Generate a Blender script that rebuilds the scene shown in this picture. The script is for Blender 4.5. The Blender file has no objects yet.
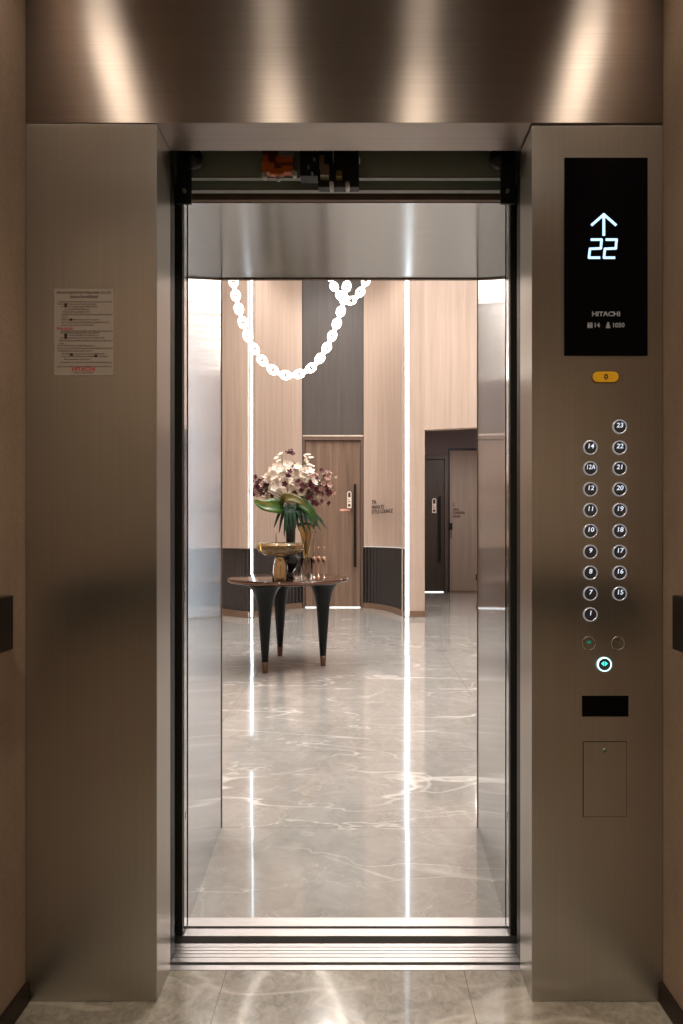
import bpy, bmesh, math, random
from mathutils import Vector, Matrix
R = random.Random(7)
sc = bpy.context.scene
COL = sc.collection
CX, CZ, F = 0.034, 1.125, 600.0
def PX(px, d): return CX + (px - 358.5) * d / F
def PZ(py, d): return CZ + (533.0 - py) * d / F

# ------------------------------------------------------------------ helpers
class MB:
    def __init__(s): s.v = []; s.f = []; s.m = []; s.sm = []; s.open = False
    def add(s, vs, fs, mi=0, smooth=False):
        o = len(s.v); s.v += [tuple(p) for p in vs]
        for f in fs:
            s.f.append([o + i for i in f]); s.m.append(mi); s.sm.append(smooth)
    def box(s, x0, x1, y0, y1, z0, z1, mi=0):
        vs = [(x0,y0,z0),(x1,y0,z0),(x1,y1,z0),(x0,y1,z0),(x0,y0,z1),(x1,y0,z1),(x1,y1,z1),(x0,y1,z1)]
        s.add(vs, [(3,2,1,0),(4,5,6,7),(0,1,5,4),(1,2,6,5),(2,3,7,6),(3,0,4,7)], mi)
    def prism(s, pts, z0, z1, mi=0, smooth=False):
        n = len(pts)
        s.add([(x,y,z0) for x,y in pts] + [(x,y,z1) for x,y in pts],
              [(i,(i+1)%n,n+(i+1)%n,n+i) for i in range(n)], mi, smooth)
        s.add([(x,y,z0) for x,y in pts], [tuple(reversed(range(n)))], mi)
        s.add([(x,y,z1) for x,y in pts], [tuple(range(n))], mi)
    def prism_x(s, pts, x0, x1, mi=0):           # polygon in (y,z) run along x
        n = len(pts)
        s.add([(x0,y,z) for y,z in pts] + [(x1,y,z) for y,z in pts],
              [(i,(i+1)%n,n+(i+1)%n,n+i) for i in range(n)] + [tuple(reversed(range(n))), tuple(range(n,2*n))], mi)
    def lathe(s, prof, c=(0,0,0), n=32, mi=0, smooth=True, closed=False):
        cx, cy, cz = c; vs = []
        for r, z in prof:
            for k in range(n):
                a = 2*math.pi*k/n
                vs.append((cx+r*math.cos(a), cy+r*math.sin(a), cz+z))
        m = len(prof); fs = []
        for i in range(m-1 if not closed else m):
            j = (i+1) % m
            for k in range(n):
                k2 = (k+1) % n
                fs.append((i*n+k, i*n+k2, j*n+k2, j*n+k))
        if not closed:
            fs.append(tuple(reversed(range(n)))); fs.append(tuple(range((m-1)*n, m*n)))
        s.add(vs, fs, mi, smooth)
    def tube(s, path, r, n=8, mi=0, closed=False, smooth=True):
        P = [Vector(p) for p in path]; m = len(P)
        rr = r if isinstance(r, (list, tuple)) else [r]*m
        vs = []; up = None
        for i in range(m):
            if closed: t = P[(i+1)%m] - P[i-1]
            else: t = P[min(i+1,m-1)] - P[max(i-1,0)]
            t.normalize()
            if up is None:
                up = Vector((0,0,1)) if abs(t.z) < .9 else Vector((1,0,0))
            a = t.cross(up); 
            if a.length < 1e-6: a = t.orthogonal()
            a.normalize(); b = a.cross(t); b.normalize(); up = b
            for k in range(n):
                w = 2*math.pi*k/n
                vs.append(P[i] + (a*math.cos(w) + b*math.sin(w))*rr[i])
        fs = []
        for i in range(m if closed else m-1):
            j = (i+1) % m
            for k in range(n):
                k2 = (k+1) % n
                fs.append((i*n+k, j*n+k, j*n+k2, i*n+k2))
        if not closed:
            fs.append(tuple(range(n))); fs.append(tuple(reversed(range((m-1)*n, m*n))))
        s.add(vs, fs, mi, smooth)
    def cyl(s, p0, p1, r, n=20, mi=0, smooth=True):
        s.tube([p0, p1], r, n, mi, False, smooth)
    def build(s, name, mats, parent=None, bevel=0, loc=None):
        me = bpy.data.meshes.new(name); me.from_pydata([tuple(v) for v in s.v], [], s.f); 
        if not isinstance(mats, (list, tuple)): mats = [mats]
        for m in mats: me.materials.append(m)
        me.polygons.foreach_set('material_index', s.m)
        me.polygons.foreach_set('use_smooth', s.sm)
        me.update()
        bm = bmesh.new(); bm.from_mesh(me); bmesh.ops.remove_doubles(bm, verts=bm.verts, dist=1e-6)
        if not s.open: bmesh.ops.recalc_face_normals(bm, faces=bm.faces)
        bm.to_mesh(me); bm.free()
        o = bpy.data.objects.new(name, me); COL.objects.link(o)
        if parent: o.parent = parent
        if loc: o.location = loc
        if bevel:
            b = o.modifiers.new('b', 'BEVEL'); b.width = bevel; b.segments = 2; b.limit_method = 'ANGLE'
        return o
def box(name, m, b, parent=None, bevel=0):
    q = MB(); q.box(*b); return q.build(name, m, parent, bevel)
def tag(o, label=None, cat=None, group=None, kind=None):
    if label: o['label'] = label
    if cat: o['category'] = cat
    if group: o['group'] = group
    if kind: o['kind'] = kind
    return o
def empty(name, loc, label, cat, group=None):
    o = bpy.data.objects.new(name, None); COL.objects.link(o); o.location = loc
    o.empty_display_size = .1
    return tag(o, label, cat, group)
def structure(o, label=None): return tag(o, label, None, None, 'structure')
def text(name, body, size, x, y, z, m, parent=None, align='CENTER', ext=.0004, sx=1.0, bold=0.0, shear=0):
    """lettering lying on a wall that faces -Y"""
    cu = bpy.data.curves.new('tmp_text', 'FONT'); cu.body = body; cu.size = size
    cu.align_x = align; cu.align_y = 'CENTER'; cu.extrude = ext; cu.offset = bold; cu.shear = shear
    cu.resolution_u = 3
    t = bpy.data.objects.new('tmp_text', cu); COL.objects.link(t)
    dg = bpy.context.evaluated_depsgraph_get(); dg.update()
    me = bpy.data.meshes.new_from_object(t.evaluated_get(dg))
    bpy.data.objects.remove(t); bpy.data.curves.remove(cu)
    me.transform(Matrix.Translation((x, y, z)) @ Matrix.Rotation(math.pi/2, 4, 'X') @ Matrix.Diagonal((sx,1,1,1)))
    me.name = name; me.materials.clear(); me.materials.append(m)
    o = bpy.data.objects.new(name, me); COL.objects.link(o)
    if parent: o.parent = parent
    return o
def move_under(o, e):   # keeps world coordinates of a mesh written in world space
    o.parent = e; o.matrix_parent_inverse = Matrix.Translation(e.location).inverted(); return o

# ------------------------------------------------------------------ materials
def newmat(name):
    m = bpy.data.materials.new(name); m.use_nodes = True
    nt = m.node_tree; return m, nt, nt.nodes['Principled BSDF']
def mat(name, col, rough=.5, metal=0, spec=.5, emit=None, es=0, trans=0, ior=1.45, coat=0, sub=0):
    m, nt, p = newmat(name)
    p.inputs['Base Color'].default_value = (*col, 1); p.inputs['Roughness'].default_value = rough
    p.inputs['Metallic'].default_value = metal; p.inputs['Specular IOR Level'].default_value = spec
    p.inputs['Transmission Weight'].default_value = trans; p.inputs['IOR'].default_value = ior
    p.inputs['Coat Weight'].default_value = coat
    if emit: p.inputs['Emission Color'].default_value = (*emit, 1); p.inputs['Emission Strength'].default_value = es
    return m
def nd(nt, t, **k):
    n = nt.nodes.new(t)
    for a, b in k.items(): setattr(n, a, b)
    return n
def coords(nt, scale, rot=(0,0,0)):
    g = nd(nt, 'ShaderNodeNewGeometry'); mp = nd(nt, 'ShaderNodeMapping')
    mp.inputs['Scale'].default_value = scale; mp.inputs['Rotation'].default_value = rot
    nt.links.new(g.outputs['Position'], mp.inputs['Vector']); return mp.outputs[0]
def noise(nt, vec, sc_, det=3, rough=.5, dist=0):
    n = nd(nt, 'ShaderNodeTexNoise'); n.inputs['Scale'].default_value = sc_; n.inputs['Detail'].default_value = det
    n.inputs['Roughness'].default_value = rough; n.inputs['Distortion'].default_value = dist
    nt.links.new(vec, n.inputs['Vector']); return n.outputs['Fac']
def ramp(nt, fac, stops):
    r = nd(nt, 'ShaderNodeValToRGB'); e = r.color_ramp.elements
    while len(e) < len(stops): e.new(.5)
    for i, (p, c) in enumerate(stops):
        e[i].position = p; e[i].color = (*c, 1) if len(c) == 3 else c
    nt.links.new(fac, r.inputs[0]); return r.outputs[0]
def steel(name, brush, col=(.60,.565,.53), rough=.30, aniso=.85, fine=.10):
    """stainless steel brushed along the axis `brush`"""
    m, nt, p = newmat(name); L = nt.links.new
    g = nd(nt, 'ShaderNodeNewGeometry'); cr = nd(nt, 'ShaderNodeVectorMath', operation='CROSS_PRODUCT')
    L(g.outputs['Normal'], cr.inputs[0]); cr.inputs[1].default_value = brush
    nm = nd(nt, 'ShaderNodeVectorMath', operation='NORMALIZE'); L(cr.outputs[0], nm.inputs[0])
    L(nm.outputs[0], p.inputs['Tangent'])
    sc_ = [260 if abs(b) < .5 else 2.2 for b in brush]
    f = noise(nt, coords(nt, sc_), 1.0, 3, .6)
    c = ramp(nt, f, [(.25, tuple(x*(1-fine) for x in col)), (.75, tuple(min(1, x*(1+fine)) for x in col))])
    L(c, p.inputs['Base Color'])
    mr = nd(nt, 'ShaderNodeMapRange'); mr.inputs['To Min'].default_value = rough*.9; mr.inputs['To Max'].default_value = rough*1.1
    L(f, mr.inputs['Value']); L(mr.outputs[0], p.inputs['Roughness'])
    p.inputs['Metallic'].default_value = 1; p.inputs['Anisotropic'].default_value = aniso
    return m
def wood(name, c0, c1, c2, rough=.45, sc_=1.0, spec=.4):
    m, nt, p = newmat(name); L = nt.links.new
    f = noise(nt, coords(nt, (9*sc_, 9*sc_, .35*sc_)), 1.6, 6, .62, .4)
    f2 = noise(nt, coords(nt, (70*sc_, 70*sc_, 1.2*sc_)), 1.5, 3, .6)
    mx = nd(nt, 'ShaderNodeMath', operation='MULTIPLY_ADD'); L(f2, mx.inputs[0]); mx.inputs[1].default_value = .35
    ad = nd(nt, 'ShaderNodeMath', operation='MULTIPLY'); L(f, ad.inputs[0]); ad.inputs[1].default_value = .65
    L(ad.outputs[0], mx.inputs[2])
    c = ramp(nt, mx.outputs[0], [(.32, c0), (.5, c1), (.68, c2)]); L(c, p.inputs['Base Color'])
    p.inputs['Roughness'].default_value = rough; p.inputs['Specular IOR Level'].default_value = spec
    return m
def marble(name, base, dark, vein, tile=(.8,.8), off=(0,0), rough=.1, fine=1.0, veinamt=1.0, joint=(.22,.20,.18), tilt=.005, coat=.6, crough=.012, swap=False):
    m, nt, p = newmat(name); L = nt.links.new
    v = coords(nt, (1,1,1))
    big = noise(nt, v, 1.7, 6, .6, .8)
    sm_ = noise(nt, v, 11*fine, 6, .68, 1.2)
    mx = nd(nt, 'ShaderNodeMath', operation='ADD'); 
    h1 = nd(nt, 'ShaderNodeMath', operation='MULTIPLY'); L(big, h1.inputs[0]); h1.inputs[1].default_value = .5
    h2 = nd(nt, 'ShaderNodeMath', operation='MULTIPLY'); L(sm_, h2.inputs[0]); h2.inputs[1].default_value = .5
    L(h1.outputs[0], mx.inputs[0]); L(h2.outputs[0], mx.inputs[1])
    col = ramp(nt, mx.outputs[0], [(.36, dark), (.62, base)])
    def veins(scale, rot, sx, sy, width, ndet, dist, amt, seed):
        mp = coords(nt, (sx, sy, 1), (0,0,rot)); 
        o = nd(nt, 'ShaderNodeVectorMath', operation='ADD'); L(mp, o.inputs[0]); o.inputs[1].default_value = (seed, seed*.7, 0)
        n = noise(nt, o.outputs[0], scale, ndet, .5, dist)
        s_ = nd(nt, 'ShaderNodeMath', operation='SUBTRACT'); L(n, s_.inputs[0]); s_.inputs[1].default_value = .5
        a = nd(nt, 'ShaderNodeMath', operation='ABSOLUTE'); L(s_.outputs[0], a.inputs[0])
        r = nd(nt, 'ShaderNodeMapRange'); L(a.outputs[0], r.inputs['Value'])
        r.inputs['From Min'].default_value = 0; r.inputs['From Max'].default_value = width
        r.inputs['To Min'].default_value = amt; r.inputs['To Max'].default_value = 0
        # break the veins up
        br = noise(nt, o.outputs[0], scale*1.3, 2, .5)
        b2 = nd(nt, 'ShaderNodeMapRange'); L(br, b2.inputs['Value']); b2.inputs['From Min'].default_value = .44; b2.inputs['From Max'].default_value = .56
        q = nd(nt, 'ShaderNodeMath', operation='MULTIPLY'); L(r.outputs[0], q.inputs[0]); L(b2.outputs[0], q.inputs[1])
        return q.outputs[0]
    layers = [veins(.9, -.55, .55, 2.0, .010, 4, .6, .85*veinamt, 3.1), veins(1.6, .5, .6, 2.0, .009, 4, .8, .55*veinamt, 9.7),
              veins(5*fine, .2, 1, 1, .016, 5, 1.2, .20*veinamt, 1.3)]
    cur = col
    for q in layers:
        mm = nd(nt, 'ShaderNodeMix', data_type='RGBA'); L(q, mm.inputs[0]); L(cur, mm.inputs[6]); mm.inputs[7].default_value = (*vein, 1)
        cur = mm.outputs[2]
    # tile joints and the slight tilt every laid tile has
    g = nd(nt, 'ShaderNodeNewGeometry'); sp = nd(nt, 'ShaderNodeSeparateXYZ'); L(g.outputs['Position'], sp.inputs[0])
    masks = []; ids = []
    for ax, t, o in (('X', tile[0], off[0]), ('Y', tile[1], off[1])):
        s1 = nd(nt, 'ShaderNodeMath', operation='SUBTRACT'); L(sp.outputs[ax], s1.inputs[0]); s1.inputs[1].default_value = o
        d1 = nd(nt, 'ShaderNodeMath', operation='DIVIDE'); L(s1.outputs[0], d1.inputs[0]); d1.inputs[1].default_value = t
        fl = nd(nt, 'ShaderNodeMath', operation='FLOOR'); L(d1.outputs[0], fl.inputs[0]); ids.append(fl.outputs[0])
        pp = nd(nt, 'ShaderNodeMath', operation='PINGPONG'); L(s1.outputs[0], pp.inputs[0]); pp.inputs[1].default_value = t/2
        lt = nd(nt, 'ShaderNodeMath', operation='LESS_THAN'); L(pp.outputs[0], lt.inputs[0]); lt.inputs[1].default_value = .0011
        masks.append(lt.outputs[0])
    mxm = nd(nt, 'ShaderNodeMath', operation='MAXIMUM'); L(masks[0], mxm.inputs[0]); L(masks[1], mxm.inputs[1])
    mm = nd(nt, 'ShaderNodeMix', data_type='RGBA'); L(mxm.outputs[0], mm.inputs[0]); L(cur, mm.inputs[6]); mm.inputs[7].default_value = (*joint, 1)
    L(mm.outputs[2], p.inputs['Base Color'])
    cb = nd(nt, 'ShaderNodeCombineXYZ'); L(ids[0], cb.inputs[0]); L(ids[1], cb.inputs[1])
    wn = nd(nt, 'ShaderNodeTexWhiteNoise'); L(cb.outputs[0], wn.inputs['Vector'])
    sb = nd(nt, 'ShaderNodeVectorMath', operation='SUBTRACT'); L(wn.outputs['Color'], sb.inputs[0]); sb.inputs[1].default_value = (.5,.5,.5)
    ms = nd(nt, 'ShaderNodeVectorMath', operation='MULTIPLY'); L(sb.outputs[0], ms.inputs[0]); ms.inputs[1].default_value = (tilt, tilt, 0)
    an = nd(nt, 'ShaderNodeVectorMath', operation='ADD'); L(g.outputs['Normal'], an.inputs[0]); L(ms.outputs[0], an.inputs[1])
    nn = nd(nt, 'ShaderNodeVectorMath', operation='NORMALIZE'); L(an.outputs[0], nn.inputs[0]); L(nn.outputs[0], p.inputs['Normal'])
    p.inputs['Roughness'].default_value = rough; p.inputs['IOR'].default_value = 1.55
    p.inputs['Coat Weight'].default_value = coat; p.inputs['Coat Roughness'].default_value = crough
    L(nn.outputs[0], p.inputs['Coat Normal'])
    return m
def fabric(name, c0, c1):
    m, nt, p = newmat(name); L = nt.links.new
    f = noise(nt, coords(nt, (150,150,90)), 1.5, 4, .7); f2 = noise(nt, coords(nt, (6,6,2)), 1.5, 3, .6)
    a = nd(nt, 'ShaderNodeMath', operation='MULTIPLY_ADD'); L(f, a.inputs[0]); a.inputs[1].default_value = .6; 
    b = nd(nt, 'ShaderNodeMath', operation='MULTIPLY'); L(f2, b.inputs[0]); b.inputs[1].default_value = .4; L(b.outputs[0], a.inputs[2])
    L(ramp(nt, a.outputs[0], [(.35, c0), (.65, c1)]), p.inputs['Base Color']); p.inputs['Roughness'].default_value = .85
    return m

M = {}
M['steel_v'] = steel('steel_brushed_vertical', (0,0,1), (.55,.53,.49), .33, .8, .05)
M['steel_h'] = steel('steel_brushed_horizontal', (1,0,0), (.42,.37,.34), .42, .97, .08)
M['jamb_v'] = steel('jamb_steel_vertical', (0,0,1), (.64,.67,.70), .11, 1.0, .03)
M['jamb_h'] = steel('jamb_steel_horizontal', (1,0,0), (.50,.50,.49), .17, 1.0, .05)
M['alu'] = steel('sill_aluminium', (1,0,0), (.50,.465,.45), .40, .5, .06)
M['groove'] = mat('groove', (.10,.085,.075), .6)
M['dark_metal'] = mat('dark_metal', (.018,.022,.02), .45, .3)
M['green_metal'] = mat('painted_header_metal', (.34,.41,.37), .45, .1)
M['edge_metal'] = mat('edge_metal', (.30,.31,.28), .5, .4)
M['bronze'] = mat('bronze_trim', (.20,.13,.09), .45, .4)
M['black'] = mat('black_plastic', (.01,.01,.011), .4)
M['glass_black'] = mat('display_glass', (.002,.002,.003), .08, spec=.12)
M['white_led'] = mat('display_segments', (.3,.35,.4), .5, emit=(.42,.66,1.0), es=1.25)
M['print_grey'] = mat('grey_print', (.38,.38,.38), .6, emit=(.5,.5,.5), es=.06)
M['amber'] = mat('amber_button', (.75,.36,.01), .35, emit=(1,.5,.03), es=.12)
M['print_dark'] = mat('dark_print', (.03,.015,.01), .6)
M['btn_ring'] = mat('button_ring', (.66,.66,.68), .3, .9, emit=(.75,.8,.9), es=.16)
M['btn_face'] = mat('button_face', (.10,.105,.12), .22, .3)
M['btn_num'] = mat('button_number', (.8,.85,.95), .5, emit=(.75,.85,1), es=.62)
M['clear_ring'] = mat('dim_ring', (.5,.46,.40), .25, .8)
M['green'] = mat('green_symbol', (.01,.16,.10), .4, emit=(.02,.45,.30), es=.25)
M['teal_lit'] = mat('teal_symbol', (.1,.7,.6), .4, emit=(.05,.85,.70), es=1.2)
M['ring_lit'] = mat('lit_ring', (.7,.9,.95), .4, emit=(.5,.92,1), es=1.4)
M['paper'] = mat('notice_film', (.36,.31,.27), .5)
M['red'] = mat('red_print', (.42,.03,.03), .5)
M['led'] = mat('led_strip', (1,1,1), .5, emit=(.74,.88,1.0), es=6.5)
M['led_soft'] = mat('led_line', (1,1,1), .5, emit=(.93,.97,1.0), es=1.1)
M['link'] = mat('chandelier_link', (1,.97,.92), .3, emit=(1,.90,.80), es=6.5)
M['wood'] = wood('light_veneer', (.425,.32,.255), (.495,.38,.31), (.555,.44,.365), .55)
M['wood_door'] = wood('walnut_veneer', (.115,.07,.048), (.20,.128,.09), (.28,.188,.135), .42)
M['wood_frame'] = wood('walnut_frame', (.10,.065,.048), (.14,.09,.068), (.18,.118,.09), .42)
M['brown_base'] = mat('brown_baseboard', (.20,.125,.08), .4)
M['dark_panel'] = wood('smoked_panel', (.062,.052,.048), (.082,.07,.064), (.10,.086,.078), .38)
M['flute'] = mat('fluted_metal', (.095,.088,.088), .3, .8)
M['cor_wall'] = mat('corridor_plaster', (.27,.23,.235), .8)
M['cor_door'] = wood('corridor_door_veneer', (.035,.026,.022), (.05,.037,.031), (.065,.05,.042), .4)
M['cor_panel'] = wood('beige_leaf', (.26,.205,.175), (.31,.245,.21), (.36,.285,.245), .6)
M['handle'] = mat('black_handle', (.012,.011,.011), .4, .5)
M['tagpaper'] = mat('tag_card', (.80,.72,.62), .6)
M['tagred'] = mat('tag_red', (.72,.30,.22), .6)
M['sign'] = mat('sign_letters', (.06,.035,.025), .5)
M['fabric'] = fabric('beige_wallcovering', (.33,.235,.17), (.46,.335,.245))
M['back_wall'] = wood('rear_wall_panel', (.30,.295,.26), (.35,.345,.305), (.40,.39,.35), .6)
M['ceil'] = mat('white_paint', (.75,.73,.70), .7)
M['car_ceil'] = mat('car_ceiling', (.20,.13,.10), .5)
M['lamp'] = mat('lamp_face', (1,1,1), .5, emit=(1,.86,.70), es=14)
M['lamp_cool'] = mat('lamp_face_lobby', (1,1,1), .5, emit=(1,.93,.85), es=12)
M['rail'] = mat('dark_rail', (.022,.012,.008), .42)
M['floor'] = marble('lobby_marble', (.44,.42,.395), (.32,.305,.285), (.78,.75,.71), (1.6,.8), (-.78,2.29), .09)
M['car_floor'] = marble('car_marble', (.40,.36,.30), (.15,.13,.105), (.60,.54,.46), (.61,1.6), (-.305,-.9), .17, 3.0, .6, (.10,.085,.07), .002, .4, .05)
M['table_wood'] = wood('lacquered_walnut', (.03,.014,.010), (.05,.024,.016), (.075,.037,.025), .1)
M['table_black'] = mat('black_lacquer', (.004,.007,.008), .3, spec=.25)
M['door_back'] = mat('landing_door_back', (.06,.055,.048), .4, .5)
M['foot_wood'] = mat('foot_cap_wood', (.11,.055,.035), .35)
M['brass'] = mat('brass', (.52,.37,.20), .22, 1)
M['copper'] = mat('copper', (.72,.48,.36), .2, 1)
M['amber_glass'] = mat('amber_glass', (.80,.62,.34), .03, trans=.92, ior=1.45)
M['green_glass'] = mat('amber_glass_vase', (.70,.52,.26), .03, trans=.9, ior=1.45)
M['clear_glass'] = mat('clear_glass', (.97,.98,.98), .02, trans=1, ior=1.12)
M['vase_black'] = mat('vase_black', (.006,.008,.010), .12)
M['petal'] = mat('cream_petal', (.86,.76,.66), .6)
M['petal_pink'] = mat('pink_petal', (.52,.32,.28), .6)
M['burgundy'] = mat('burgundy_petal', (.11,.02,.03), .55)
M['leaf'] = mat('green_leaf', (.045,.12,.025), .35)
M['leaf_dark'] = mat('dark_frond', (.022,.075,.045), .4)
M['stem'] = mat('stem', (.12,.14,.06), .5)
# big leaf: yellow edge that belongs to the leaf itself
def leafmat():
    m, nt, p = newmat('variegated_leaf'); L = nt.links.new
    tc = nd(nt, 'ShaderNodeUVMap') if False else nd(nt, 'ShaderNodeNewGeometry')
    f = noise(nt, coords(nt, (3,3,9)), 3.0, 3, .5)
    L(ramp(nt, f, [(.35, (.025,.085,.012)), (.58, (.06,.13,.02)), (.80, (.25,.17,.03))]), p.inputs['Base Color'])
    p.inputs['Roughness'].default_value = .3; return m
M['leaf_var'] = leafmat()

# ------------------------------------------------------------------ LIFT CAR (camera stands inside)
YF, YR, YB = 1.44, 1.545, -.18
HW, OW, HT, CT = .766, .450, 2.107, 2.62
structure(box('floor', M['car_floor'], (-HW-.02, HW+.02, YB, YR-.002, -.03, 0)), 'marble floor of the lift car')
structure(box('ceiling', M['car_ceil'], (-HW, HW, YB, YR, CT, CT+.03)))
structure(box('wall_left', M['fabric'], (-HW-.03, -HW, YB, YF+.1, 0, CT)))
structure(box('wall_right', M['fabric'], (HW, HW+.03, YB, YF+.1, 0, CT)))
structure(box('wall_rear', M['back_wall'], (-HW, HW, YB-.03, YB, 0, CT)))
structure(box('baseboard_left', M['rail'], (-HW, -HW+.012, YB, YF, 0, .047), bevel=.001))
structure(box('baseboard_right', M['rail'], (HW-.012, HW, YB, YF, 0, .047), bevel=.001))
structure(box('baseboard_rear', M['rail'], (-HW+.012, HW-.012, YB, YB+.012, 0, .047), bevel=.001))
structure(box('wall_front_left', M['steel_v'], (-HW+.0015, -OW, YF, YR, .001, HT), bevel=.0012), 'brushed stainless return panel left of the lift opening')
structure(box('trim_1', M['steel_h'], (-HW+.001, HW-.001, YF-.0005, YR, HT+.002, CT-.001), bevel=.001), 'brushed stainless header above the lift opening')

# control panel = the whole right-hand return panel with its display and buttons
cp = empty('control_panel', ((OW+HW)/2, YF, 0), 'full-height brushed steel lift control panel with black display and round buttons', 'control panel')
def part(o, label=None):
    move_under(o, cp)
    if label: o['label'] = label
    return o
part(box('face_plate', M['steel_v'], (OW, HW-.0015, YF, YR, .001, HT-.004), bevel=.0012))
def cpx(px): return PX(px, YF)
def cpz(py): return PZ(py, YF)
q = MB(); q.box(cpx(564), cpx(647), YF-.004, YF+.002, cpz(356), cpz(158.5))
disp = part(q.build('display', M['glass_black'], bevel=.0008), 'tall black glass display')
def sub(o, p=disp):
    o.parent = p; o.matrix_parent_inverse = p.matrix_world.inverted() if False else Matrix.Identity(4); return o
yd = YF - .0045
def bar(mb, x0, z0, x1, z1, w, y0, y1):
    a = Vector((x1-x0, 0, z1-z0)); a.normalize(); n = Vector((-a.z, 0, a.x))*w/2
    p = [Vector((x0,0,z0))-n - a*w*.25, Vector((x1,0,z1))-n + a*w*.25, Vector((x1,0,z1))+n + a*w*.25, Vector((x0,0,z0))+n - a*w*.25]
    vs = [(v.x, y0, v.z) for v in p] + [(v.x, y1, v.z) for v in p]
    mb.add(vs, [(0,1,2,3),(7,6,5,4),(0,4,5,1),(1,5,6,2),(2,6,7,3),(3,7,4,0)])
q = MB(); W = .0064
def seg(pts, w=W):
    for (a, b), (c, d) in zip(pts[:-1], pts[1:]): bar(q, cpx(a), cpz(b), cpx(c), cpz(d), w, yd-.0006, yd)
seg([(591,226),(603,215.5),(615,226)], W*.95); seg([(603,217),(603,236)], W)
q.build('arrow_symbol', M['white_led']); sub(bpy.data.objects['arrow_symbol'])
for ox in (0, 14.9):
    q = MB()
    seg([(590.5+ox,240.6),(600.8+ox,240.6),(600+ox,249.3),(589.2+ox,249.8),(588.2+ox,258.6),(598.8+ox,258.6)], W*.9)
    sub(q.build('digit', M['white_led']))
sub(text('brand_letters', 'HITACHI', .0150, cpx(605.3), yd, cpz(314.8), M['print_grey'], sx=1.16, bold=.0004))
sub(text('capacity_number', '14', .0150, cpx(596), yd, cpz(326), M['print_grey'], bold=.0003))
sub(text('capacity_number', '1050', .0150, cpx(617.5), yd, cpz(326), M['print_grey'], bold=.0003))
q = MB()
for dx in (-.0042, 0, .0042):
    q.box(cpx(589.3)+dx-.0017, cpx(589.3)+dx+.0017, yd-.0004, yd, cpz(328.6), cpz(325)+.0005)
    q.cyl((cpx(589.3)+dx, yd-.0004, cpz(324)), (cpx(589.3)+dx, yd, cpz(324)), .0018, 10)
sub(q.build('people_symbol', M['print_grey']))
q = MB(); wx = cpx(607.3)
q.add([(wx-.0055,yd-.0004,cpz(328.8)),(wx+.0055,yd-.0004,cpz(328.8)),(wx+.003,yd-.0004,cpz(324.3)),(wx-.003,yd-.0004,cpz(324.3))], [(0,1,2,3)])
q.cyl((wx, yd-.0004, cpz(323.6)), (wx, yd, cpz(323.6)), .0022, 12)
sub(q.build('weight_symbol', M['print_grey']))

# alarm button
def stadium(cx_, cz_, hw, r, y0, y1, n=10):
    p = []
    for k in range(n+1):
        a = -math.pi/2 + math.pi*k/n; p.append((cx_+hw-r+r*math.cos(a), cz_+r*math.sin(a)))
    for k in range(n+1):
        a = math.pi/2 + math.pi*k/n; p.append((cx_-hw+r+r*math.cos(a), cz_+r*math.sin(a)))
    m_ = len(p); q = MB()
    q.add([(x,y0,z) for x,z in p]+[(x,y1,z) for x,z in p], [tuple(range(m_)), tuple(reversed(range(m_,2*m_)))]+[(i,m_+i,m_+(i+1)%m_,(i+1)%m_) for i in range(m_)])
    return q
bx_, bz_ = cpx(605), cpz(377.3)
ab = part(stadium(bx_, bz_, .0335, .0145, YF-.003, YF+.001).build('alarm_button_rim', M['bronze']), 'dark rim of the yellow alarm button')
ai = stadium(bx_, bz_, .031, .0125, YF-.006, YF+.001).build('alarm_button', M['amber'], bevel=.001); sub(ai, ab)
q = MB()
q.lathe([(.0001,0),(.0001,.001)], n=3) if False else None
p = [(-.0062,-.0045),(.0062,-.0045),(.0048,-.002),(.0044,.003),(.0022,.0062),(-.0022,.0062),(-.0044,.003),(-.0048,-.002)]
p2 = [(x*.45, z*.45) for x, z in p]
n = len(p)
q.add([(bx_+x, YF-.0066, bz_+z) for x,z in p]+[(bx_+x, YF-.0066, bz_+z) for x,z in p2], [(i,(i+1)%n,n+(i+1)%n,n+i) for i in range(n)])
q.cyl((bx_,YF-.0066,bz_-.0066),(bx_,YF-.006,bz_-.0066),.0016,8)
sub(q.build('bell_symbol', M['print_dark']), ab)

# round floor buttons
def ring_mesh(r, y0, y1, t):
    q = MB(); N = 28; vs = []
    prof = [(r-t, y1), (r-t, y0+.0006), (r-t*.5, y0), (r, y0+.0008), (r, y1)]
    for rr, y in prof:
        for k in range(N):
            a = 2*math.pi*k/N; vs.append((rr*math.cos(a), y, rr*math.sin(a)))
    fs = [(i*N+k, i*N+(k+1)%N, (i+1)*N+(k+1)%N, (i+1)*N+k) for i in range(len(prof)-1) for k in range(N)]
    q.add(vs, fs, 0, True); return q
def face_mesh(r, y0, y1):
    q = MB(); q.cyl((0,y0,0),(0,y1,0), r, 28, smooth=False); return q
def button(px, py, txt, ringm='btn_ring', facem='btn_face', name='floor_button', lab=None):
    x, z = cpx(px), cpz(py)
    b = ring_mesh(.0172, -.0035, .001, .0028).build(name, M[ringm], loc=(x, YF, z)); move_under(b, cp); b.location = (x, YF, z)
    f = face_mesh(.0150, -.0018, .001).build('button_face', M[facem]); f.parent = b
    if txt:
        t = text('button_number', txt, .0158, 0, -.0021, .0030, M['btn_num'], align='CENTER', bold=.00012 if len(txt) < 3 else .0, sx=1.05 if len(txt) < 3 else .85, shear=.12)
        t.parent = b
    b['label'] = lab or ('round steel-ringed floor button numbered ' + txt)
    return b
ys = [426.8 + 20.85*i for i in range(9)]
for y, t in zip(ys, ['23','22','21','20','19','18','17','16','15']): button(619.5, y, t)
for y, t in zip([ys[1] + 20.85*i for i in range(9)], ['14','12A','12','11','10','9','8','7','1']): button(590.2, y, t)
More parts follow.
